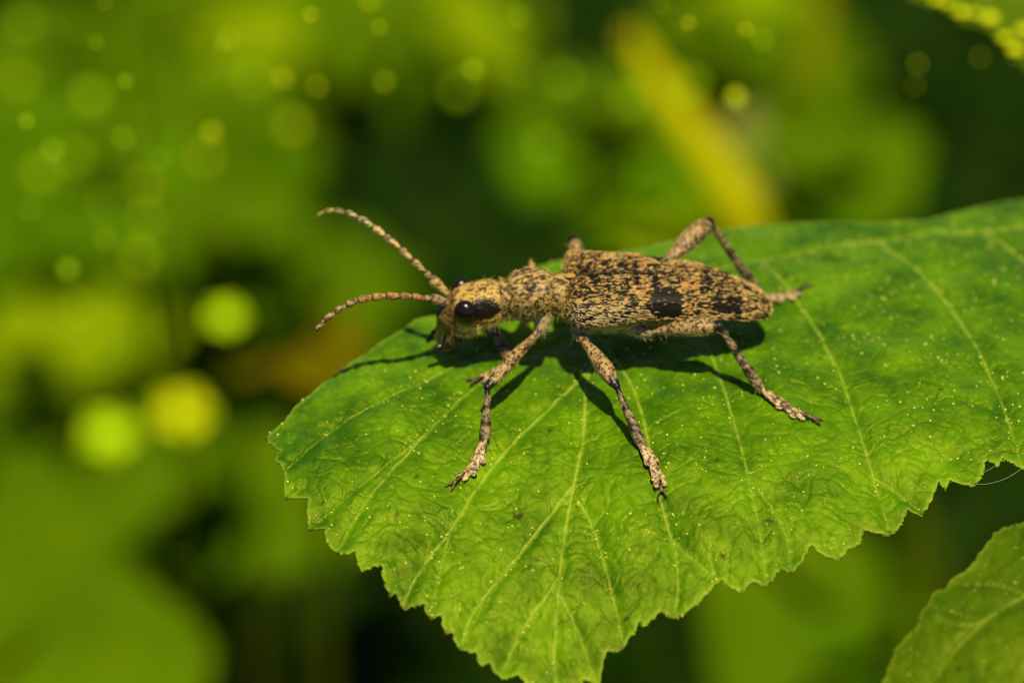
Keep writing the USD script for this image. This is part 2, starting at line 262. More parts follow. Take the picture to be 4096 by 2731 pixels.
def w_main(u, v):
    front, left, back = np.maximum(0, -4 - v), np.maximum(0, -3 - u), np.maximum(0, v - 3.0)
    return -0.019 * front ** 2 - 0.011 * left ** 2 - 0.011 * back ** 2 + 0.045 * np.maximum(0, u) - 0.0009 * np.maximum(0, u - 8) ** 2 + 0.35 * np.sin(u * 0.32 + 0.15 * v) * np.clip(front / 8, 0, 1)
LEAF = Sheet(AIM, LU, LV, w_main)
outline = [(1082,1729),(1059,1752),(1090,1775),(1118,1800),(1098,1836),(1130,1862),(1140,1900),(1136,1950),(1143,1996),(1190,1985),(1233,1989),(1228,2050),(1237,2112),(1270,2104),(1298,2105),(1301,2149),(1325,2185),(1351,2210),(1395,2210),(1424,2199),(1428,2245),(1444,2286),
 (1490,2262),(1525,2254),(1532,2313),(1559,2381),(1588,2366),(1600,2400),(1620,2432),(1660,2418),(1696,2409),(1703,2440),(1721,2472),(1766,2454),(1768,2490),(1780,2532),(1809,2525),(1820,2560),(1844,2589),(1895,2606),(1904,2604),(1912,2635),(1928,2660),(1958,2646),(1980,2685),(2013,2707),(2077,2694),(2105,2735),
 (2150,2790),(2190,2800),(2215,2870),(2255,2890),(2300,2990),(2325,2880),(2330,2790),(2332,2713),(2362,2722),(2399,2730),(2407,2675),(2412,2644),(2428,2598),(2458,2602),(2493,2591),(2508,2553),(2537,2530),(2556,2485),(2573,2507),(2604,2480),(2642,2440),(2668,2458),(2699,2474),(2735,2452),
 (2788,2418),(2830,2365),(2880,2312),(2895,2315),(2930,2348),(2972,2366),(2995,2330),(3012,2324),(3040,2330),(3064,2336),(3100,2300),(3126,2264),(3143,2272),(3163,2288),(3210,2235),(3245,2172),(3290,2215),(3358,2240),(3390,2195),(3410,2188),(3440,2173),(3452,2118),(3500,2130),(3560,2139),(3605,2098),(3632,2030),(3655,2048),(3686,2059),(3728,1995),(3755,1920),(3768,1945),(3780,1965),(3803,1921),(3850,1938),(3904,1945),(3932,1892),(3942,1836),(3965,1848),(3994,1866),(4012,1836),(4050,1850),(4096,1874),
 (4150,1800),(4170,1745),(4230,1760),(4290,1660),(4330,1600),(4400,1590),(4500,1450),(4600,1400),(4700,1250),(4760,1050),(4700,900),(4500,800),(4300,775),(4096,795),(4000,810),(3880,835),(3700,880),(3500,893),(3300,888),(3000,900),(2850,930),(2700,960),(2600,985),(2450,1015),(2250,1040),(2130,1072),
 (2020,1130),(1900,1215),(1800,1252),(1750,1262),(1700,1265),(1660,1278),(1600,1325),(1520,1370),(1470,1415),(1400,1450),(1340,1500),(1290,1530),(1240,1580),(1180,1625),(1140,1680)]
veins = [(0.42, 0.16, [(4600,900),(4200,905),(3700,930),(3200,1000),(2800,1090),(2560,1220),(2420,1370),(2352,1500),(2335,1700),(2290,1950),(2255,2150),(2238,2300),(2225,2450),(2215,2600),(2240,2780)]),
 (0.30, 0.12, [(2352,1480),(2200,1620),(1908,1939),(1800,2110),(1660,2300),(1610,2420)]), (0.24, 0.10, [(2290,1935),(2180,2080),(2010,2290),(1908,2420),(1850,2570)]),
 (0.28, 0.10, [(2480,1290),(2150,1400),(1870,1560),(1700,1730),(1440,2030),(1350,2190)]), (0.22, 0.08, [(2300,1300),(1900,1420),(1600,1560),(1400,1660),(1200,1820),(1110,1900)]),
 (0.18, 0.08, [(2238,2300),(2150,2420),(2060,2560),(2010,2690)]), (0.20, 0.08, [(2312,1990),(2360,2070),(2419,2258),(2455,2400),(2490,2570)]), (0.16, 0.07, [(2235,2370),(2290,2470),(2340,2600),(2385,2715)]),
 (0.28, 0.10, [(2420,1370),(2500,1480),(2580,1700),(2640,1982),(2689,2158),(2710,2300),(2695,2450)]), (0.28, 0.10, [(2720,1130),(2821,1351),(2914,1601),(2993,1900),(3040,2130),(3062,2320)]),
 (0.28, 0.10, [(3050,1035),(3200,1209),(3321,1409),(3414,1637),(3493,1900),(3540,2050),(3556,2130)]), (0.28, 0.10, [(3500,950),(3700,1100),(3843,1280),(3950,1470),(4020,1637),(4085,1860)]), (0.26, 0.10, [(3950,915),(4150,1090),(4300,1330),(4390,1560)]),
 (0.12, 0.05, [(2993,1900),(3080,2010),(3150,2150),(3163,2270)]), (0.12, 0.05, [(3493,1900),(3590,1960),(3680,2040)]), (0.12, 0.05, [(2680,2130),(2800,2250),(2960,2350)]), (0.12, 0.05, [(1800,2110),(1760,2280),(1722,2450)]), (0.12, 0.05, [(1700,1730),(1480,1900),(1250,2090)])]
leaf, LP, LTOP, LNRM, LDIST, LPOLY = build_leaf('birch_leaf', LEAF, outline, veins, M['leaf'], 'large glossy green leaf with toothed edge carrying the beetle, in focus', 0.085,
    spots=[(2075,2060,0.35), (1668,1905,0.18), (2870,1838,0.16), (3080,2085,0.32), (2895,2222,0.2), (1588,2058,0.2), (3280,1425,0.14), (3350,1590,0.12), (3765,1555,0.14), (2200,1728,0.16), (1863,2205,0.15), (3625,1530,0.12), (2505,2470,0.14), (1062,1752,.2),(1146,1994,.2),(1240,2110,.2),(1352,2207,.16),(1445,2282,.2),(1560,2376,.2),(1621,2428,.18),(1722,2467,.16),(1782,2527,.2),(1846,2585,.16),(2698,2470,.2),(2491,2588,.22),(2972,2362,.2),(3163,2284,.16),(3357,2236,.2),(3559,2134,.24),(3685,2054,.22),(3779,1961,.16),(3903,1941,.24)])
rng = np.random.default_rng(77)
# pale gland dots strewn over the blade
def dots(parent, P, top, nrm, n, mat, rlo, rhi, seed, gate, dist=None):
    rng = np.random.default_rng(seed); k = rng.choice(len(P), n * 3, replace=False); keep = rng.random(len(k)) < gate(P[k]) * (1 if dist is None else .45 + .75 * np.exp(-(dist[k] / .25) ** 2)); k = k[keep][:n]
    s = trimesh.creation.icosphere(1); pi = UsdGeom.PointInstancer.Define(stage, numbered(parent, 'gland_dots'))
    proto = UsdGeom.Mesh.Define(stage, str(pi.GetPath()) + '/gland_dot'); proto.CreatePointsAttr(Vt.Vec3fArray.FromNumpy((s.vertices * MM).astype(np.float32)))
    proto.CreateFaceVertexCountsAttr(Vt.IntArray.FromNumpy(np.full(len(s.faces), 3, np.int32))); proto.CreateFaceVertexIndicesAttr(Vt.IntArray.FromNumpy(s.faces.astype(np.int32).ravel())); proto.CreateSubdivisionSchemeAttr('none')
    proto.CreateNormalsAttr(Vt.Vec3fArray.FromNumpy(s.vertices.astype(np.float32))); proto.SetNormalsInterpolation('vertex')
    UsdShade.MaterialBindingAPI.Apply(proto.GetPrim()).Bind(mat)
    pi.CreatePrototypesRel().SetTargets([proto.GetPath()]); pi.CreateProtoIndicesAttr(Vt.IntArray.FromNumpy(np.zeros(len(k), np.int32)))
    r = rlo + (rhi - rlo) * rng.random(len(k)) ** 4.2
    pi.CreatePositionsAttr(Vt.Vec3fArray.FromNumpy(((top[k] + nrm[k] * (r * 0.3)[:, None] - ORIGIN[parent]) * MM).astype(np.float32))); pi.CreateScalesAttr(Vt.Vec3fArray.FromNumpy(np.repeat(r[:, None], 3, 1).astype(np.float32)))
    tag(pi, kind='stuff')
dots(leaf, LP, LTOP, LNRM, 4600, M['gland'], 0.008, 0.074, 5, lambda P: np.clip(4.5 * fbm(np.c_[P * 0.6, 0 * P[:, :1]], 3, 41) - 1.75 + .02 * P[:, 0], .03, 1), LDIST)

# the second leaf, low on the right, and the one that hangs into the top right corner
n2 = unit(np.array([-0.30, -0.42, 1.0])); u2 = unit(np.cross([0, 1.0, 0], n2)); v2 = np.cross(n2, u2)
S2 = Sheet(at_depth(4000., 2500., 136.5), u2, v2, lambda u, v: -0.012 * (u ** 2) - 0.01 * v ** 2)
out2 = [(3530,2731),(3551,2679),(3583,2598),(3600,2575),(3640,2529),(3672,2504),(3681,2451),(3715,2410),(3735,2366),(3782,2354),(3803,2313),(3861,2282),(3900,2240),(3925,2200),(3951,2170),(3985,2126),(4031,2107),(4096,2088),(4200,2040),(4400,2060),(4600,2250),(4700,2600),(4600,2950),(4300,3200),(3900,3300),(3600,3150),(3520,2950),(3500,2830)]
vein2 = [(0.30, 0.12, [(4500,2120),(4096,2377),(3956,2456),(3866,2536),(3700,2760),(3560,3000)]), (0.2, 0.08, [(4200,2330),(4090,2366),(4010,2335),(3930,2324),(3850,2330)]), (0.2, 0.08, [(3930,2480),(3860,2490),(3770,2475)]), (0.2, 0.08, [(4300,2300),(4200,2500),(4100,2750),(4050,2950)])]
second, P2, T2, N2_, _, _ = build_leaf('birch_leaf', S2, out2, vein2, M['leaf_second'], 'slightly blurred green leaf in the bottom right corner below the large leaf', 0.14, seed=3, spots=[(3835,2675,0.22)])
dots(second, P2, T2, N2_, 260, M['gland'], 0.02, 0.06, 6, lambda P: np.ones(len(P)))
n3 = unit(np.array([-0.1, -0.45, 1.0])); u3 = unit(np.cross([0, 1.0, 0], n3)); v3 = np.cross(n3, u3)
S3 = Sheet(at_depth(4000., 50., 188.0), u3, v3, lambda u, v: -0.008 * (u ** 2 + v ** 2))
out3 = [(3640,-12),(3690,-2),(3715,18),(3770,20),(3800,48),(3820,52),(3838,84),(3890,86),(3940,106),(3985,128),(3990,160),(4025,175),(4050,235),(4096,246),(4200,380),(4400,420),(4700,200),(4700,-150),(4400,-350),(3900,-300),(3600,-120)]
third, P3, T3, N3_, _, _ = build_leaf('birch_leaf', S3, out3, [(0.3, 0.15, [(4600,-100),(4300,-60),(3950,0),(3700,-40)]), (0.2, 0.1, [(4200,-30),(4120,100),(4090,240)])], M['leaf_second'], 'blurred yellow-green leaf with pale beaded edge in the top right corner', 0.22, seed=4)
for px, py, r in ((3845, 58, 0.42), (3958, 82, 0.55), (4018, 160, 0.38), (4060, 208, 0.45), (3740, 5, 0.35), (3785, 20, 0.35), (4094, 130, 0.5), (3900, 62, 0.3)):
    u, v = S3.hit(np.array([float(px)]), np.array([float(py)])); c = S3.pt(u, v, 0.15)[0]
    emit('edge_tooth', *ball(c, (r, r * 0.8, r * 0.6), np.stack([u3, v3, n3]), 2), M['petal'] if r < 0.5 else M['spikelet'], third)

# ------------------------------------------------------------------ the beetle
def B(px, py, v): return at_v(float(px), float(py), float(v))
def on_leaf(px, py, lift=0.0):
    u, v = LEAF.hit(np.array([float(px)]), np.array([float(py)])); p = LEAF.pt(u, v)[0]
    _, k = cKDTree(LTOP).query(p, k=12); return p + LN * (np.max((LTOP[k] - p) @ LN) + lift)
YAW, DROP = 0.8 / 10.5, 0.9
def vmid(px): return -2.4 + (px - 2275) / 74.5 * YAW
def mid(px, H, dv=0.0):                       # a point of the body's middle plane at height H above the leaf's plane
    u = (px - 2048) / 74.5; H = H - DROP; dv = dv + DROP * 1.376
    for _ in range(8):
        p = AIM + u * LU + (vmid(px) + dv) * LV + H * LN; q = p - EYE; x = 2048 + (q @ RIGHT) / (q @ FWD) * FOCAL / 36 * 4096; u += (px - x) / 74.5
    return p
AX_F = unit(-LU - YAW * LV); AX_L = unit(np.cross(LN, AX_F)); AX_U = np.cross(AX_F, AX_L)     # forward, left (towards the camera), up
beetle = thing('longhorn_beetle', on_leaf(2500, 1500), 'mottled black and cream longhorn beetle standing on the large green leaf', 'beetle')
pieces = []                                   # (kind, vertices, faces); joined into one continuous body below
def add(kind, vf): pieces.append((kind, *vf))
# head, pronotum, thorax and abdomen
hx = [(2045, 4.65, .86, .86), (2000, 4.62, 1.02, 1.00), (1965, 4.52, 1.22, 1.18), (1925, 4.38, 1.28, 1.22), (1880, 4.16, 1.26, 1.24), (1845, 3.86, 1.14, 1.20), (1818, 3.42, 1.0, 1.12), (1798, 3.05, .80, .84), (1785, 2.80, .60, .60)]
add('head', loft([mid(a, b) for a, b, c, d in hx], [c for a, b, c, d in hx], [d for a, b, c, d in hx], up=AX_U, n=60, sides=48, e=2.3))
pxs = [(2255, 4.72, 1.12, 1.06), (2232, 4.78, 1.22, 1.14), (2205, 4.78, 1.12, 1.10), (2165, 4.86, 1.40, 1.30), (2125, 4.82, 1.40, 1.28), (2085, 4.86, 1.34, 1.28), (2050, 4.70, 1.06, 1.04), (2022, 4.66, 1.04, 1.02), (2008, 4.66, 1.14, 1.08)]
add('pronotum', loft([mid(a, b) for a, b, c, d in pxs], [c for a, b, c, d in pxs], [d for a, b, c, d in pxs], up=AX_U, n=70, sides=56, e=2.15, caps=(0.3, 0.3)))
for s in (-1, 0, 1):                          # humps on its back
    c = mid(2112, 5.72 if s else 5.45) + s * AX_L * .62; add('pronotum', ball(c, (.52, .38, .42), np.stack([AX_F, AX_L, AX_U])))
for s in (-1, 1):                             # the two side spines of the pronotum
    c = mid(2136, 5.0) + s * AX_L * 1.15
    add('pronotum', loft([c, c + s * AX_L * .45 + AX_U * .30, c + s * AX_L * .70 + AX_U * .78], [.55, .32, .10], n=16, sides=20))
ax = [(2278, 4.45, 1.4, 1.1), (2330, 4.45, 2.05, 1.62), (2450, 4.40, 2.1, 1.62), (2600, 4.45, 2.0, 1.40), (2760, 4.35, 1.85, 1.15), (2900, 4.1, 1.5, .85), (3000, 3.75, 1.1, .6), (3060, 3.40, .6, .35)]
add('belly', loft([mid(a, b) for a, b, c, d in ax], [c for a, b, c, d in ax], [d for a, b, c, d in ax], up=AX_U, n=70, sides=48, e=2.1))
# mouth: labrum, jaws, cheek
add('mouth', loft([mid(1808, 3.2), mid(1784, 2.75), mid(1775, 2.45)], [.62, .52, .3], [.42, .36, .2], up=AX_F, n=16))
for s in (-1, 1):
    a = mid(1818, 2.75) + s * AX_L * .55; add('mouth', loft([a, mid(1780, 2.15) + s * AX_L * .5, mid(1768, 1.75) + s * AX_L * .10], [.42, .34, .08], n=16, sides=18))
    a = mid(1868, 3.30) + s * AX_L * .62; add('head', ball(a, (.55, .45, .52), np.stack([AX_F, AX_L, AX_U])))
    a = mid(1812, 3.95) + s * AX_L * .52; add('head', ball(a, (.34, .34, .34)))
# legs
LEGS = {}
def leg(kind, coxa, knee, ankle, femr, tibr, tars):
    """coxa: points from the body; femr/tibr: radii along the thigh and shank; tars: pixels of the foot on the leaf."""
    c0, c1 = coxa; add('coxa', loft([c0, c1], [.5, .36], n=10, sides=20))
    k = knee; f = [c1 + (k - c1) * t for t in (0, .2, .45, .7, .9, 1.0)]; sag = LN * 0.10
    f = [q + sag * math.sin(t * math.pi) for q, t in zip(f, (0, .2, .45, .7, .9, 1))]
    add('femur', loft(f, femr, [r * .92 for r in femr], n=40, sides=24)); add('knee', ball(k, femr[-1] * 1.06))
    t = [k, k + (ankle - k) * .12, k + (ankle - k) * .5, k + (ankle - k) * .88, ankle]
    add('tibia', loft(t, tibr, n=40, sides=20))
    LEGS.setdefault('limbs', []).append((c1, k, ankle))
    q = [ankle] + tars; n = LN
    for i in range(len(q) - 2):               # two or three plates that widen to the front, then the lobes and the claw joint
        a, b = q[i], q[i + 1]; d = unit(b - a); sd = unit(np.cross(d, n)); last = i == len(q) - 3; W = .38 - .03 * i
        add('tarsus', loft([a, a + (b - a) * .5, b], [.13, W * .72, W * .9], [.11, .15, .10], up=n, n=14, sides=20, caps=(1, .4)))
        for s in (-1, 1):
            e = b + s * sd * W * .62; add('tarsus', ball(e + d * .05, (.22, W * .48, .09), np.stack([unit(d + s * .25 * sd), unit(np.cross(n, unit(d + s * .25 * sd))), n]), 2))
    a, b = q[-2], q[-1]; d = unit(b - a); sd = unit(np.cross(d, n)); a = a - d * .1 + n * .06
    add('claw', loft([a, (a + b) / 2 + n * .07, b + n * .03], [.07, .085, .12], n=12, sides=14))
    for s in (-1, 1):
        add('claw', loft([b + n * .03, b + d * .18 + s * sd * .14 + n * .06, b + d * .34 + s * sd * .20 - n * .02, b + d * .40 + s * sd * .22 - n * .10], [.07, .06, .04, .02], n=14, sides=10))
L = on_leaf
leg('fore', (B(2172, 1262, -2.16), B(2163, 1322, -2.66)), B(1950, 1548, -6.44), L(1941, 1774, .34), [.19, .23, .33, .36, .29, .20], [.13, .15, .22, .28, .24], [L(1915, 1842, .16), L(1884, 1886, .13), L(1855, 1905, .11), L(1815, 1938, .12)])
leg('mid', (B(2316, 1272, -2.76), B(2314, 1335, -3.36)), B(2466, 1545, -7.14), L(2559, 1790, .34), [.20, .24, .38, .46, .34, .20], [.13, .15, .22, .30, .27], [L(2603, 1852, .16), L(2630, 1908, .13), L(2640, 1935, .11), L(2645, 1965, .12)])
leg('hind', (B(2520, 1305, -2.36), B(2588, 1332, -2.96)), B(2876, 1306, -3.79), L(3038, 1572, .34), [.16, .24, .45, .53, .44, .26], [.16, .18, .23, .30, .27], [L(3125, 1630, .17), L(3178, 1662, .14), L(3205, 1668, .12), L(3258, 1682, .13)])
leg('hind', (B(2600, 1150, 0.24), B(2672, 1045, 1.04)), B(2838, 888, 3.56), L(3040, 1203, .34), [.30, .40, .52, .56, .44, .28], [.17, .19, .24, .30, .27], [L(3112, 1200, .16), L(3160, 1188, .13), L(3180, 1175, .12), L(3222, 1152, .13)])
leg('mid', (B(2330, 1180, 0.24), B(2320, 1110, 1.24)), B(2297, 962, 3.56), L(2360, 1075, .34), [.20, .25, .36, .42, .38, .30], [.14, .16, .22, .28, .26], [L(2390, 1060, .16), L(2410, 1050, .13), L(2420, 1045, .12), L(2440, 1040, .12)])
leg('fore', (B(2140, 1240, -0.96), B(2100, 1270, -0.16)), B(1940, 1265, 1.16), L(2042, 1452, .36), [.19, .24, .33, .36, .3, .22], [.16, .2, .28, .33, .28], [L(1998, 1488, .17), L(1955, 1505, .14), L(1935, 1510, .12), L(1898, 1522, .12)])
def mani(v, f): return manifold3d.Manifold(manifold3d.Mesh(vert_properties=np.asarray(v - AIM, np.float32), tri_verts=np.asarray(f, np.uint32)))
ids, solids = {}, []
for kind, v, f in pieces:
    s = mani(v, f).as_original()
    if s.is_empty(): print('EMPTY', kind); continue
    ids[s.original_id()] = kind; solids.append(s)
body = manifold3d.Manifold.batch_boolean(solids, manifold3d.OpType.Add).refine_to_length(0.13)
bm = body.to_mesh(); BV = bm.vert_properties[:, :3].astype(float) + AIM; BF = np.array(bm.tri_verts, int)
kind_of = np.empty(len(BV), object); ri, ro = list(bm.run_index), list(bm.run_original_id)
for a, b, o in zip(ri[:-1], ri[1:], ro): kind_of[np.unique(BF[a // 3:b // 3])] = ids.get(o, 'belly')
kind_of[np.equal(kind_of, None)] = 'belly'
BN = normals(BV, BF)
BV = BV + BN * (0.035 * (fbm(BV * 6.0, 2, 9) - 0.5) * np.isin(kind_of, ['head', 'pronotum', 'femur', 'belly']))[:, None]
def local(v, o): d = v - o; return np.stack([d @ AX_F, d @ AX_L, d @ AX_U], -1)
BL = local(BV, AIM)
def streak(L, sx, sy, seed): return .5 * fbm(L * np.array([sx, sy, sy]), 2, seed) + .5 * fbm(L * np.array([sx, sy, sy]) * 2.6, 2, seed + 70)
tone = {'head': ((.05, .03, .012), (.60, .38, .10), 0.46), 'pronotum': ((.04, .028, .016), (.54, .35, .12), 0.5), 'belly': ((.06, .04, .012), (.46, .36, .12), .46), 'mouth': ((.010, .006, .004), (.14, .07, .018), .58),
        'coxa': ((.06, .04, .02), (.50, .40, .22), .45), 'femur': ((.035, .022, .012), (.48, .32, .14), 0.49), 'knee': ((.008, .006, .006), (.03, .02, .02), .5), 'tibia': ((.04, .03, .018), (.37, .27, .14), 0.5),
        'tarsus': ((.07, .045, .025), (.66, .48, .26), 0.5), 'claw': ((.02, .012, .008), (.16, .10, .05), .5)}
col, gloss = np.zeros((len(BV), 3)), np.zeros(len(BV))
for k, (a, b, mpt) in tone.items():
    s = kind_of == k
    if not s.any(): continue
    g_ = np.clip((streak(BL[s], *((3.6, 6.5) if k in ('head', 'pronotum') else (8.0, 8.0)), 3) - mpt) / (0.06 if k in ('head', 'pronotum') else .08) + 0.5, 0, 1) * (0.7 + 0.3 * noise(BL[s] * 14, 6))
    col[s] = np.array(a) + (np.array(b) - np.array(a)) * g_[:, None]
    if k in ('knee', 'claw', 'mouth'): gloss[s] = 0.9
    if k in ('femur', 'tibia', 'tarsus'): gloss[s] = .35 * (1 - g_)
# the black polished ends of thighs and shanks, dark rings on the shanks
for c1, k, ank in LEGS['limbs']:
    s = np.isin(kind_of, ['femur', 'tibia', 'knee']); d = np.linalg.norm(BV[s] - k, axis=1); w = np.clip((0.52 - d) / 0.14, 0, 1)
    col[s] = col[s] * (1 - w[:, None]) + w[:, None] * np.array([.014, .011, .012]); gloss[s] = np.maximum(gloss[s], w * .85)
    s = kind_of == 'tibia'; ax_ = unit(ank - k); q = (BV[s] - k) @ ax_ / np.linalg.norm(ank - k); r = np.linalg.norm((BV[s] - k) - np.outer((BV[s] - k) @ ax_, ax_), axis=1)
    ring = np.clip(1.3 * np.exp(-((q - .40) / .06) ** 2) + 1.2 * np.exp(-((q - .72) / .09) ** 2) - 1.4 * noise(BL[s] * 6, 8) + .3, 0, 1) * (r < .5)
    col[s] *= (1 - .9 * ring[:, None])
    w = np.clip((0.40 - np.linalg.norm(BV - c1, axis=1)) / 0.12, 0, 1) * np.isin(kind_of, ['femur', 'coxa']); col = col * (1 - w[:, None]) + w[:, None] * np.array([.016, .011, .01])
# the dark polished face between feelers and jaws
s = kind_of == 'head'; q = (BV - mid(1800, 3.3)) @ unit(AX_F * .9 - AX_U * .35); w = np.clip(((BV - mid(1826, 3.4)) @ AX_F) / .18, 0, 1) * s * (.55 + .45 * noise(BL * 7, 14)); col = col * (1 - w[:, None]) + w[:, None] * np.array([.03, .018, .008]); gloss = np.maximum(gloss, .6 * w)
# the bald black temple behind each eye
for s in (-1, 1):
    c = mid(1940, 4.40) + s * AX_L * 1.10 + AX_U * .44
    q = local(BV, c); back_ = np.clip(-q[:, 0] / 1.0, -.2, 1); q = q / np.array([.95, .8, 1.0]); q[:, 2] /= .62 - .28 * back_
    w = np.clip((1.0 - np.linalg.norm(q, axis=1) + .55 * (fbm(BL * 5, 3, 4) - .5)) / .14, 0, 1) * (kind_of == 'head')
    col = col * (1 - w[:, None]) + w[:, None] * np.array([.016, .008, .008]); gloss = np.maximum(gloss, .85 * w)
emit('body', BV, BF, M['chitin'], beetle, data=dict(col=col, gloss=gloss))

# wing covers
NS, NT = 330, 120
S0 = mid(2258, 0)
def elytron(side):
    s = np.linspace(0, 1, NS)[:, None]; t = np.linspace(0, 1, NT)[None, :]
    px = 2254 + s * (3068 - 2254)
    H = PchipInterpolator([2262, 2285, 2330, 2450, 2600, 2680, 2808, 2900, 2990, 3040, 3068], [5.75, 6.10, 6.22, 6.22, 6.08, 5.93, 5.55, 5.10, 4.52, 4.08, 3.72])(px)
    a = PchipInterpolator([2262, 2275, 2300, 2340, 2450, 2600, 2750, 2880, 2960, 3020, 3055, 3068], [2.10, 2.58, 2.82, 2.84, 2.68, 2.44, 2.22, 1.92, 1.62, 1.30, .92, .28])(px)
    b = PchipInterpolator([2262, 2300, 2350, 2530, 2670, 2850, 2950, 3030, 3068], [1.10, 1.44, 1.60, 1.50, 1.40, 1.16, 1.0, .70, .15])(px)
    e = PchipInterpolator([2262, 2400, 2670, 3068], [3.2, 2.9, 2.45, 2.1])(px)
    th = np.pi / 2 * t ** 0.9
    y = a * np.sin(th) ** (2 / e); z_ = -b + b * np.cos(th) ** (2 / e)
    z_ = z_ - 0.13 * np.exp(-(t / 0.03) ** 2) + 0.05 * np.exp(-((t - .42) / .03) ** 2) * (s > .08) * (s < .85) + 0.04 * np.exp(-((t - .62) / .03) ** 2) * (s > .08) * (s < .85)
    z_ = z_ + 0.16 * np.exp(-((s - .05) / .05) ** 2 - ((t - .62) / .16) ** 2) - 0.12 * np.exp(-((s - .05) / .06) ** 2 - ((t - .30) / .14) ** 2)
    y = y + 0.012 + 0.10 * np.exp(-((s - .07) / .06) ** 2 - ((t - .78) / .2) ** 2)
    base = np.array([mid(q, 0) for q in px[:, 0]])
    P = base[:, None] + (side * y)[..., None] * AX_L + (H + z_)[..., None] * LN
    S, T = np.broadcast_to(s, y.shape), np.broadcast_to(t, y.shape)
    return P, S, T, y
def patch(S, T, s0, t0, ds, dt, rough, L, seed): return np.clip((1 - np.sqrt(np.abs((S - s0) / ds) ** 2.6 + np.abs((T - t0) / dt) ** 2.6) + rough * (fbm(L * 4, 2, seed) - .5)) / .25, 0, 1)
for side in (1, -1):
    P, S, T, y = elytron(side); n = NS * NT; V = P.reshape(-1, 3); S, T = S.ravel(), T.ravel()
    L_ = local(V, AIM); L_[:, 1] *= 1.0
    dark = np.zeros(n)
    fine = .20 * fbm(L_ * np.array([2.6, 5.0, 5.0]) + 3 * (fbm(L_ * 1.6, 2, 50)[:, None] - .5), 2, 51) + .80 * fbm(L_ * np.array([5.5, 14.0, 14.0]) + 4 * (fbm(L_ * 2.6, 2, 63)[:, None] - .5), 2, 64); blot = fbm(L_ * np.array([2.2, 2.6, 2.6]), 3, 52)
    band = 0.5 + 0.5 * np.sin(S * 60 + 9 * noise(L_ * 1.2, 53))
    level = 0.562 + .10 * (blot - .5) + .05 * (band - .5) + .04 * np.exp(-(T / .18) ** 2) * (S > .3) + .03 * np.exp(-((S - .10) / .07) ** 2) * (T < .35) - .03 * np.exp(-((S - .12) / .14) ** 2 - ((T - .8) / .3) ** 2)
    blackA = patch(S, T, .468, .61, .080, .33, 1.2, L_, 55); blackB = patch(S, T, .765, .56, .085, .28, 2.2, L_, 56) * .75; blackC = patch(S, T, .30, .38, .045, .16, 2.5, L_, 57) * .6; blackD = patch(S, T, .70, .22, .07, .12, 2.0, L_, 60) * .6
    orange = np.clip(patch(S, T, .375, .45, .05, .5, 3.0, L_, 58) + patch(S, T, .59, .42, .06, .5, 3.0, L_, 59), 0, 1) * np.clip(3 * noise(L_ * 2.5, 62) - .8, 0, .7)
    level = level + .95 * blackA + .20 * blackB + .05 * blackC + .08 * blackD - .10 * orange
    light = np.clip((fine - level) / .05 + .5, 0, 1)
    gold = (np.exp(-((S - .08) / .12) ** 2) * (T < .45))[:, None] * .7; pale = np.clip(1.3 - S / .36, 0, 1)[:, None] * np.clip((T - .45) / .25, 0, 1)[:, None]; cream = ((np.array([.62, .40, .13]) * (1 - pale) + np.array([.74, .60, .38]) * pale) * (1 - gold) + np.array([.60, .36, .08]) * gold) * (1 - orange[:, None]) + np.array([.62, .31, .09]) * orange[:, None]
    tip = np.clip((S - .75) / .2, 0, 1)[:, None]; cream = cream * (1 - .5 * tip) + np.array([.66, .44, .15]) * .5 * tip
    blk = np.array([.008, .006, .005]); colr = blk + (cream - blk) * (light * (0.55 + .45 * noise(L_ * 18, 61)))[:, None]
    colr = colr * (1 - .9 * np.exp(-(T / .012) ** 2))[:, None]
    colr = np.where((T > .975)[:, None], colr * .4 + np.array([.42, .28, .17]) * .6, colr)
    Nn = normals(V, np.zeros((0, 3), int)) if False else None
    i, j = np.meshgrid(np.arange(NS - 1), np.arange(NT - 1), indexing='ij'); q = np.stack([i * NT + j, (i + 1) * NT + j, (i + 1) * NT + j + 1, i * NT + j + 1], -1).reshape(-1, 4)
    F = np.vstack([q[:, [0, 1, 2]], q[:, [0, 2, 3]]])
    nn = normals(V, F)
    if (nn.mean(0) @ LN) < 0: F = F[:, ::-1]; nn = -nn
    V = V + nn * (.03 * (light - .5))[:, None]
    low = V - nn * .10
    rim = np.r_[np.arange(NT - 1), np.arange(NS - 1) * NT + NT - 1, (NS - 1) * NT + np.arange(NT - 1, 0, -1), np.arange(NS - 1, 0, -1) * NT]; rn = np.roll(rim, -1)
    F2 = np.vstack([F, F[:, ::-1] + n, np.stack([rim, rn, rn + n], 1), np.stack([rim, rn + n, rim + n], 1)])
    tm = trimesh.Trimesh(np.vstack([V, low]), F2, process=False)
    # make the edge strip face out
    if not tm.is_winding_consistent: F2 = np.vstack([F, F[:, ::-1] + n, np.stack([rim, rn + n, rn], 1), np.stack([rim, rim + n, rn + n], 1)])
    ep = emit('wing_cover', np.vstack([V, low]), F2, M['elytron'], beetle, data=dict(col=np.vstack([colr, colr]), gloss=np.zeros(2 * n)))
    # the lying hairs of the pubescence, where the cover is pale
    rng = np.random.default_rng(90 + side); k = rng.choice(n, 5500, p=None); keep = rng.random(len(k)) < np.clip(light[k] ** 2 * .9 + .02, 0, 1); k = k[keep]
    d = unit(-AX_F + rng.normal(0, .28, (len(k), 1)) * AX_L - .12 * LN); d = unit(d - (d * nn[k]).sum(1)[:, None] * nn[k] + nn[k] * rng.uniform(.10, .32, (len(k), 1)))
    ln = rng.uniform(.10, .22, (len(k), 1)); a = V[k]
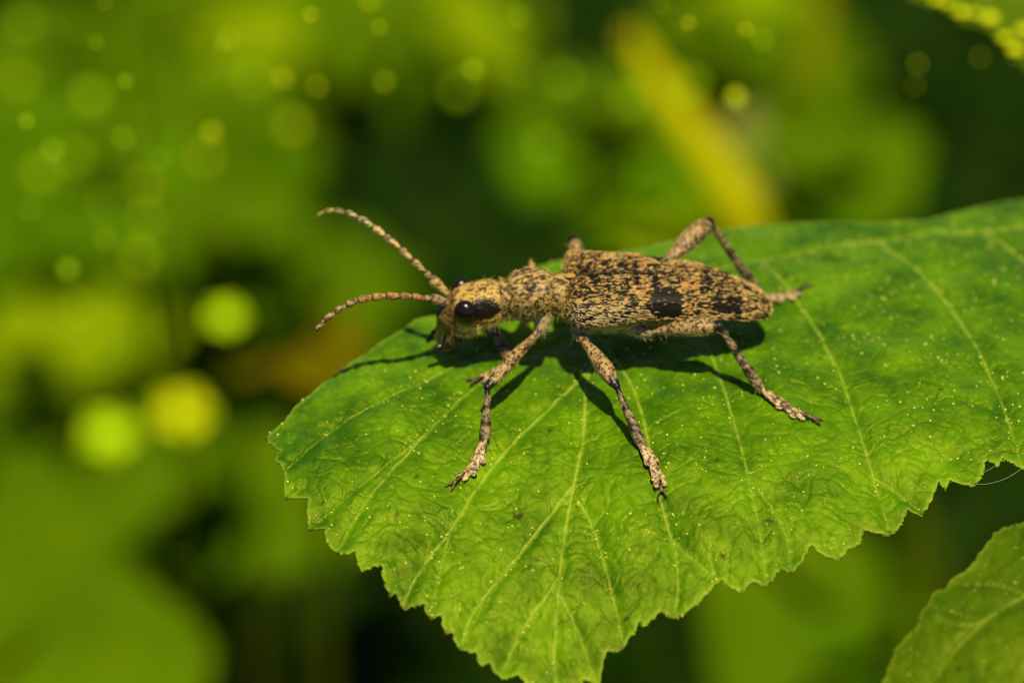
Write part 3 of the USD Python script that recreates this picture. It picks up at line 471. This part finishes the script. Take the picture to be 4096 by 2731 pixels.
    pts = np.stack([a, a + d * ln * .5 + nn[k] * .015, a + d * ln - nn[k] * .01], 1); wd = np.tile([.022, .018, .006], (len(k), 1))
    o = orange[k] > .5 + .2 * rng.random(len(k))
    curves('pubescence', pts[~o], wd[~o], M['hair_cream'], ep); curves('pubescence', pts[o], wd[o], M['hair_orange'], ep)

# scutellum, the small gold triangle between the covers
sc = mid(2280, 6.00); emit('scutellum', *ball(sc, (.30, .20, .10), np.stack([AX_F, AX_L, AX_U]), 3), M['scutellum'], beetle)
# eyes
for px, py, v in ((1864, 1252, -2.70), (1850, 1160, -0.18)):
    c = B(px, py, v); sgn = 1 if py > 1200 else -1
    side = unit(AX_L * sgn + .42 * AX_F + .22 * AX_U); upx = unit(AX_U - (AX_U @ side) * side + .28 * AX_F); f_ = np.cross(side, upx)
    emit('eye', *ball(c, (.63, .73, .54), np.stack([f_, upx, side]), 4), M['eye'], beetle)
# antennae, eleven joints each
def antenna(name_pts, vs, rad, cols, seed):
    z1 = np.array(name_pts, float); p = np.array([B(1240 + x * .42533, 800 + y * .42533, v) for (x, y), v in zip(z1, np.array(vs) + DROP * 1.376)])
    t = thing('antenna', p[0], parent=beetle)
    for i in range(len(p) - 1):
        a, b = p[i], p[i + 1]; d = b - a; r0, r1 = rad[i]; gap = .02
        v, f = loft([a + d * gap, a + d * .3, a + d * .72, a + d * (1 - gap)], [r0 * .78, (r0 + r1) * .50, r1 * 1.10, r1 * .80], n=22, sides=18, caps=(.6, .6))
        L = local(v, AIM); s = ((v - a) @ d) / (d @ d); g = np.clip((fbm(L * np.array([4, 9, 9]), 2, seed + i) - .42) / .16, 0, 1) * np.clip(1.25 - s * .6, 0, 1)
        ca, cb = cols[min(i, len(cols) - 1)]; c = np.array(ca) + (np.array(cb) - np.array(ca)) * g[:, None]
        ringd = np.exp(-((s - 1) / .06) ** 2) * .9 + np.exp(-(s / .05) ** 2) * .5; ringd = np.clip(ringd, 0, 1); c = c * (1 - ringd[:, None]) + ringd[:, None] * np.array([.03, .02, .012])
        emit('antenna_segment', v, f, M['chitin'], t, data=dict(col=c, gloss=np.full(len(v), .1)))
br = [((.10, .065, .035), (.48, .34, .18))] * 2 + [((.16, .075, .025), (.50, .28, .09))] * 5 + [((.09, .055, .03), (.40, .27, .12))] * 4
antenna([(1322, 975), (1128, 925), (1078, 928), (955, 908), (852, 905), (712, 902), (585, 915), (452, 940), (340, 988), (238, 1052), (140, 1130), (62, 1222)], [-3.05, -3.5, -3.6, -3.8, -3.95, -4.1, -4.3, -4.5, -4.75, -5.0, -5.25, -5.5],
        [(.16, .27), (.15, .17), (.13, .18), (.13, .18), (.14, .20), (.14, .20), (.14, .20), (.13, .18), (.12, .175), (.12, .17), (.12, .14)], br, 200)
yl = [((.09, .06, .03), (.56, .41, .15))] * 6 + [((.07, .055, .02), (.48, .42, .20))] * 3 + [((.20, .12, .02), (.50, .38, .10))] * 2
antenna([(1312, 905), (1125, 728), (1092, 682), (955, 560), (850, 455), (708, 342), (592, 250), (462, 172), (340, 118), (235, 98), (150, 102), (62, 158)], [-2.1, -1.8, -1.7, -1.2, -.8, -.2, .3, .8, 1.2, 1.5, 1.7, 1.9],
        [(.16, .28), (.16, .17), (.13, .19), (.13, .18), (.13, .20), (.14, .21), (.13, .20), (.12, .18), (.11, .16), (.11, .14), (.11, .10)], yl, 230)
# feelers at the mouth
for q, v in (([(1742, 1318), (1733, 1330), (1722, 1348), (1711, 1364)], -2.3), ([(1795, 1352), (1770, 1378), (1748, 1392), (1722, 1412)], -3.4), ([(1800, 1360), (1783, 1384), (1772, 1398)], -3.2)):
    p = [B(x, y, v + DROP * 1.376 - .12 * i) for i, (x, y) in enumerate(q)]
    t = thing('palp', p[0], parent=beetle)
    for i in range(len(p) - 1): emit('palp_segment', *loft([p[i], (p[i] + p[i + 1]) / 2, p[i + 1]], [.08, .125, .145 if i < len(p) - 2 else .10], n=14, sides=14), M['black'], t)
# hair of the body
rng = np.random.default_rng(4)
tri = BV[BF]; ar = np.linalg.norm(np.cross(tri[:, 1] - tri[:, 0], tri[:, 2] - tri[:, 0]), axis=1)
def body_hair(kinds, n, lo, hi, lift, width, mat, name, dirf, gate=None):
    fk = np.isin(kind_of[BF[:, 0]], kinds); p = ar * fk; p /= p.sum(); k = rng.choice(len(BF), n, p=p); w = rng.dirichlet([1, 1, 1], n)
    a = (tri[k] * w[..., None]).sum(1); nn = BN[BF[k, 0]]; ok = (col[BF[k, 0]].sum(1) > .55) if gate is None else gate(a, nn, k)
    a, nn, k = a[ok], nn[ok], k[ok]; d = dirf(a, nn, k); d = unit(unit(d - (d * nn).sum(1)[:, None] * nn) + nn * rng.uniform(*lift, (len(a), 1)) + rng.normal(0, .18, a.shape))
    ln = rng.uniform(lo, hi, (len(a), 1)); pts = np.stack([a, a + d * ln * .5, a + d * ln - LN * ln * .06], 1)
    curves(name, pts, np.tile([width, width * .85, width * .25], (len(a), 1)), mat, beetle)
back = lambda a, nn, k: np.tile(-AX_F, (len(a), 1)) + rng.normal(0, .35, a.shape)
body_hair(['head'], 1300, .12, .22, (.1, .3), .018, M['hair_gold'], 'pubescence', back)
body_hair(['pronotum'], 1500, .14, .28, (.15, .4), .020, M['hair_cream'], 'pubescence', lambda a, nn, k: np.tile(-AX_F * .4 + AX_U * .9, (len(a), 1)) + rng.normal(0, .5, a.shape))
body_hair(['belly', 'coxa'], 1500, .16, .30, (.15, .45), .022, M['hair_cream'], 'pubescence', back)
def along(a, nn, k):
    d = np.tile(-LN, (len(a), 1)).astype(float); best = np.full(len(a), 9e9)
    for c1, kn, an in LEGS['limbs']:
        for p, q in ((c1, kn), (kn, an)):
            x = unit(q - p); t = np.clip((a - p) @ x, 0, np.linalg.norm(q - p)); r = np.linalg.norm(a - p - t[:, None] * x, axis=1); s = r < best; best[s] = r[s]; d[s] = x
    return d
body_hair(['femur'], 900, .10, .18, (.08, .25), .014, M['hair_cream'], 'pubescence', along); body_hair(['tibia', 'tarsus'], 500, .10, .2, (.15, .4), .016, M['hair_cream'], 'pubescence', along)
low_side = lambda a, nn, k: (nn @ LN < -.15)
body_hair(['head'], 150, .30, .52, (.8, 1.6), .014, M['bristle'], 'bristle_hair', lambda a, nn, k: np.tile(-LN, (len(a), 1)) + 0 * a, low_side)
body_hair(['head'], 90, .25, .45, (1.0, 2.0), .011, M['bristle'], 'bristle_hair', back, lambda a, nn, k: (nn @ AX_U > .3))
body_hair(['pronotum', 'coxa'], 260, .3, .5, (.8, 1.8), .016, M['hair_cream'], 'bristle_hair', lambda a, nn, k: np.tile(-LN, (len(a), 1)) + 0 * a, low_side)
body_hair(['femur', 'tibia', 'belly'], 420, .22, .42, (.7, 1.4), .014, M['hair_cream'], 'bristle_hair', along, lambda a, nn, k: (nn @ LN < .1))

# ------------------------------------------------------------------ what lies out of focus
def leaf_shape(length, width, seed, bend=.18, fold=.22, n=16, k=5):
    rng = np.random.default_rng(seed); s = np.linspace(0, 1, n); half = width / 2 * np.sin(np.pi * s ** .8) ** .75 * (1 - .15 * s); half[0] = half[-1] = 0
    half = half * (1 + .07 * (np.arange(n) % 2)); c = np.linspace(-1, 1, 2 * k + 1)
    X = np.repeat((s * length)[:, None], 2 * k + 1, 1); Y = half[:, None] * c[None]; Z = fold * np.abs(Y) - bend * length * (s[:, None] ** 2) + .03 * width * np.sin(9 * s[:, None] + 3 * c[None])
    v = np.stack([X, Y, Z], -1).reshape(-1, 3); m_ = 2 * k + 1; i, j = np.meshgrid(np.arange(n - 1), np.arange(m_ - 1), indexing='ij')
    q = np.stack([i * m_ + j, (i + 1) * m_ + j, (i + 1) * m_ + j + 1, i * m_ + j + 1], -1).reshape(-1, 4); f = np.vstack([q[:, [0, 1, 2]], q[:, [0, 2, 3]]])
    nn = normals(v, f); n0 = len(v); th = .012 * width
    i = np.arange(n - 1); j = np.arange(m_ - 1); rim = np.r_[j, i * m_ + m_ - 1, (n - 1) * m_ + (m_ - 1 - j), (n - 1 - i) * m_]; rn = np.roll(rim, -1)
    return np.vstack([v, v - nn * th]), np.vstack([f, f[:, ::-1] + n0, np.stack([rim, rn + n0, rn], 1), np.stack([rim, rim + n0, rn + n0], 1)])
def sprig(label, px, py, rx, ry, depth, n, size, mats, seed, tilt=.45, aspect=.62, stem=True, name='leafy_sprig', face=None):
    rng = np.random.default_rng(seed); c = at_depth(float(px), float(py), depth); k = depth * 36 / FOCAL / 4096
    root = np.array([c[0] + rng.normal(0, 20), c[1] + rng.normal(0, 15), 0.0])
    t = thing(name, root, label, 'plant')
    mainp = [root, root + (c - root) * .55 + np.array([6, 3, 0]), c - np.array([0, 0, ry * k * .3])]
    if stem: emit('stem', *loft(mainp, [2.0, 1.4, .7], n=16, sides=8), M['stem'], t)
    n = int(n * 1.7)
    for i in range(n):
        ang = i * 2.39996 + rng.random(); r = math.sqrt((i + .5) / n) if n > 1 else 0
        p = at_depth(px + rx * r * math.cos(ang), py + ry * r * math.sin(ang), depth + rng.normal(0, .05) * depth)
        nrm = unit((SUN if face is None else np.asarray(face)) + rng.normal(0, tilt * .75, 3)); d = rng.normal(0, 1, 3); d = unit(d - (d @ nrm) * nrm); s = np.cross(nrm, d)
        ln = 1.15 * size * rng.uniform(.75, 1.25); v, f = leaf_shape(ln, ln * aspect * rng.uniform(.85, 1.15), seed * 50 + i); v = v - np.array([ln * .5, 0, 0])
        emit('leaf', p + v @ np.stack([d, s, nrm]), f, mats[rng.integers(len(mats))], t)
        if stem and i % 2 == 0:
            a = p - d * ln * .5; emit('twig', *loft([mainp[-1], (mainp[-1] + a) / 2 - np.array([0, 0, 1.5]), a], [.5, .4, .3], n=8, sides=6), M['stem'], t)
    return t
m_ = M
sprig('bright yellow-green leaves blurred along the top edge left of the middle', 1420, 130, 540, 240, 800, 36, 33, [m_['far_bright'], m_['far_mid'], m_['far_green']], 1)
sprig('lit yellow leaf spray at the top, left of the brightest leaves', 1060, 190, 150, 130, 760, 6, 26, [m_['far_bright']], 2)
sprig('mid green blurred foliage filling the upper left', 560, 690, 640, 520, 740, 72, 30, [m_['far_green'], m_['far_green'], m_['far_mid']], 3, .6)
sprig('even green foliage far behind everything in the upper left', 560, 560, 620, 480, 900, 40, 40, [m_['far_mid'], m_['far_green']], 16, .5)
sprig('even mid green leaves blurred between the upper left dots and the dark gap', 840, 540, 360, 150, 590, 14, 24, [m_['far_green'], m_['far_mid']], 17, .4)
sprig('green leaves blurred between the left edge and the upper antenna', 780, 930, 330, 190, 540, 11, 21, [m_['far_green'], m_['far_green'], m_['far_mid']], 18, .4)
sprig('bright spray of leaves blurred above the two round flowers', 300, 1360, 300, 110, 480, 8, 15, [m_['far_bright']], 19, .35)
sprig('dull green blurred foliage at the left edge of the picture', 120, 900, 300, 380, 640, 24, 24, [m_['far_green'], m_['far_green']], 4, .7)
sprig('green foliage blurred left of the antenna tips', 1000, 1200, 520, 240, 640, 32, 24, [m_['far_green'], m_['far_mid'], m_['far_green']], 5, .6)
sprig('bright lime foliage blurred at the lower left edge', 330, 1520, 420, 280, 610, 30, 22, [m_['far_bright'], m_['far_bright'], m_['far_mid']], 6, .4)
sprig('olive foliage in dim light below the two round bright flowers', 700, 2040, 620, 220, 480, 34, 18, [m_['far_mid'], m_['far_green'], m_['far_mid']], 7, .5)
sprig('broad green leaf blurred in the bottom left corner', 130, 2560, 260, 230, 330, 7, 22, [m_['far_mid'], m_['far_mid']], 8, .35)
sprig('green blurred leaves above the beetle, right of the dark gap', 2420, 520, 330, 250, 450, 14, 17, [m_['far_green'], m_['far_mid']], 9, .5)
sprig('bright green leaf clump blurred just above the beetle back', 2700, 820, 250, 130, 430, 7, 16, [m_['far_bright'], m_['far_green']], 10, .35)
sprig('olive leaves blurred behind the yellow blade at the top right', 3020, 260, 320, 270, 640, 18, 24, [m_['far_mid'], m_['far_bright'], m_['far_mid']], 11, .45)
sprig('green leaves blurred right of the raised hind knee', 3330, 720, 260, 260, 440, 12, 17, [m_['far_green'], m_['far_mid']], 12, .45)
sprig('pale grey-green leaf blurred between yellow blade and green leaves', 3080, 560, 80, 80, 520, 3, 12, [m_['far_pale']], 13, .3)
sprig('dim green leaf clump blurred below the large leaf at the lower right', 3330, 2460, 330, 240, 400, 9, 18, [m_['far_green'], m_['far_mid']], 14, .6)
sprig('brown and olive leaf blurred beside the left point of the large leaf', 1280, 1480, 160, 80, 330, 3, 12, [m_['far_olive']], 15, .6)
# blades and stalks
def blade(label, a, b, depth, w, mat, name='grass_blade', cat='grass blade'):
    p, q = at_depth(*map(float, a), depth), at_depth(*map(float, b), depth * 1.03); d_ = ray(b[0] + (b[0] - a[0]) * .12, b[1] + 60.0); root = EYE - d_ * (EYE[2] / d_[2])
    t = thing(name, root, label, cat)
    pts = [root, q * .75 + root * .25, q, (p + q) / 2, p]; emit('blade', *loft(pts, [w * .6, w * .9, w, w, w * .35], [w * .12] * 5, up=unit(np.array([.3, -.8, .6])), n=40, sides=12, line=PchipInterpolator), mat, t)
    emit('midrib', *loft([x + np.array([0, -.2, w * .13]) for x in pts], [w * .09] * 5, n=30, sides=6, line=PchipInterpolator), m_['stem'], t)
blade('broad yellow blade leaning right, blurred above the beetle', (2510, 130), (3010, 900), 372, 3.0, m_['straw'])
blade('yellow upright blade blurred at the top right, near the corner leaf', (3300, -120), (3240, 420), 480, 2.6, m_['straw'])
blade('olive stalk blurred in the dark gap under the right of the large leaf', (3650, 1900), (3760, 2500), 330, 2.2, m_['stem'], 'stalk', 'stalk')
# small flowers and flowering grass, seen as round blurs
def flower(label, px, py, depth, r, mat, group=None):
    r = r * 1.35; c = at_depth(float(px), float(py), depth); root = np.array([c[0] + 8, c[1] + 5, 0.0]); t = thing('flower', root, label, 'flower', group)
    emit('stalk', *loft([root, (root + c) / 2 + [3, 0, 0], c - SUN * r * .2], [1.2, .9, .6], n=14, sides=8), m_['stem'], t)
    nz = SUN; ux = unit(np.cross([0, 1.0, 0], nz)); uy = np.cross(nz, ux)
    emit('flower_centre', *ball(c, (r * .3, r * .3, r * .22), np.stack([ux, uy, nz]), 2), mat, t)
    for i in range(5):
        a = i * 2 * math.pi / 5; d = math.cos(a) * ux + math.sin(a) * uy; s = np.cross(nz, d)
        emit('petal', *ball(c + d * r * .62, (r * .42, r * .36, r * .06), np.stack([d, s, nz]), 2), mat, t)
flower('yellow flower blurred to a bright disc at the lower left, nearest the leaf point', 730, 1645, 440, 2.7, m_['petal'])
flower('lime flower blurred to a bright disc left of the yellow one', 435, 1730, 440, 2.7, m_['petal_lime'])
flower('vivid green blossom blurred left of the lower antenna tip', 900, 1265, 330, 1.5, m_['petal_lime'])
def panicle(label, spots, depth, r, mats, seed):
    r = r * 1.3
    rng = np.random.default_rng(seed); P = [at_depth(float(x), float(y), depth * (1 + rng.normal(0, .004))) for x, y, _ in spots]; c = np.mean(P, 0)
    root = np.array([c[0] + rng.normal(0, 6), c[1] + 4, 0.0]); top = c + np.array([0, 0, 2.0]); t = thing('flowering_grass', root, label, 'grass')
    emit('stalk', *loft([root, (root + top) / 2 + [rng.normal(0, 4), 0, 0], top], [.10, .07, .035], n=30, sides=6), m_['stem'], t)
    for p, (x, y, k) in zip(P, spots):
        emit('spikelet', *ball(p, (r * k ** .5, r * k ** .5, r * 1.2 * k ** .5), None, 2), mats[rng.integers(len(mats))], t)
        emit('branch', *loft([top, (top + p) / 2 + [0, 0, 1], p], [.025, .02, .015], n=10, sides=5), m_['stem'], t)
sm, sg = [m_['spikelet'], m_['spikelet_green']], [m_['spikelet_green']]
panicle('fine flowering grass whose smallest spikelets blur to dots at the upper left', [(384, 172, .5), (500, 332, .9), (107, 491, 1.1), (1243, 66, .9), (420, 10, .3), (888, 184, .7)], 183, .20, sm, 31)
panicle('fine flowering grass with medium round blurred spikelets on the left', [(212, 606, 1.0), (494, 562, 1.0), (847, 538, 1.2), (272, 1086, 1.5), (915, 157, .7), (1132, 322, 1.1), (1268, 350, .6), (640, 640, .5), (120, 840, .4), (420, 960, .4)], 206, .28, sm, 32)
panicle('fine flowering grass with large soft blurred spikelets on the left', [(365, 403, .8), (162, 708, .7), (583, 750, .35), (590, 890, .4), (100, 105, .35), (1170, 515, .4), (560, 1040, .35), (300, 640, .4), (430, 830, .3), (820, 640, .3), (80, 330, .3), (320, 1240, .3), (1010, 330, .4)], 325, 1.0, sm, 33)
panicle('fine flowering grass whose round blurs stand in the top middle', [(1535, 333, .6), (1890, 290, 1.2), (1480, 10, 1.0), (2075, 78, .8)], 206, .28, sm, 34)
panicle('fine flowering grass with small blurred dots right of the top middle', [(2754, 98, .8), (2982, 125, .8), (1518, 115, .6), (2650, 28, .25)], 183, .20, sm, 35)
panicle('fine flowering grass with the bright round blur above the hind knee', [(2940, 398, 2.2), (3050, 166, .7), (3670, 260, .30), (3660, 345, .18), (3920, 232, .2)], 206, .28, sm, 36)
panicle('fine flowering grass with large green blurs above the beetle shoulders', [(1830, 375, .7), (2252, 330, .7), (2510, 418, .8), (2172, 590, .6), (2760, 355, 1.0), (2080, 280, .3)], 325, .80, sg, 37)
# undergrowth: small dark leaves over the moss
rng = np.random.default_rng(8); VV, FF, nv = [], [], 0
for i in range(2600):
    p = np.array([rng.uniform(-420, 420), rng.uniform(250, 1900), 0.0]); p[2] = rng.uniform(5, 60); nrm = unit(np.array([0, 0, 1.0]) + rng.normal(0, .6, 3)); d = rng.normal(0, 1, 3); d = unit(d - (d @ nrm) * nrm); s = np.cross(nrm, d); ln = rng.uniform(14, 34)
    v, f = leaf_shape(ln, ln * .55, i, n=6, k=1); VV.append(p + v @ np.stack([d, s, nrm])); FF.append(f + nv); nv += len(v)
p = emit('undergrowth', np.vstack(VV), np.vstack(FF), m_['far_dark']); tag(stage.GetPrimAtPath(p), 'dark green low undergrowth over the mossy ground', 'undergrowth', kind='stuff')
# threads of silk at the edge of the large leaf
for a, b, lab in (((3760, 1935), (3990, 1862), 'thin silk thread between two teeth of the large leaf, right edge'), ((3905, 1942), (4094, 1868), 'thin silk thread nearest the right picture edge below the large leaf')):
    p, q = on_leaf(*a), on_leaf(*b); t = thing('silk_thread', p, lab, 'silk thread'); emit('thread', *loft([p, (p + q) / 2 - LN * .25 - LV * .1, q], [.005] * 3, n=14, sides=5), m_['silk'], t)
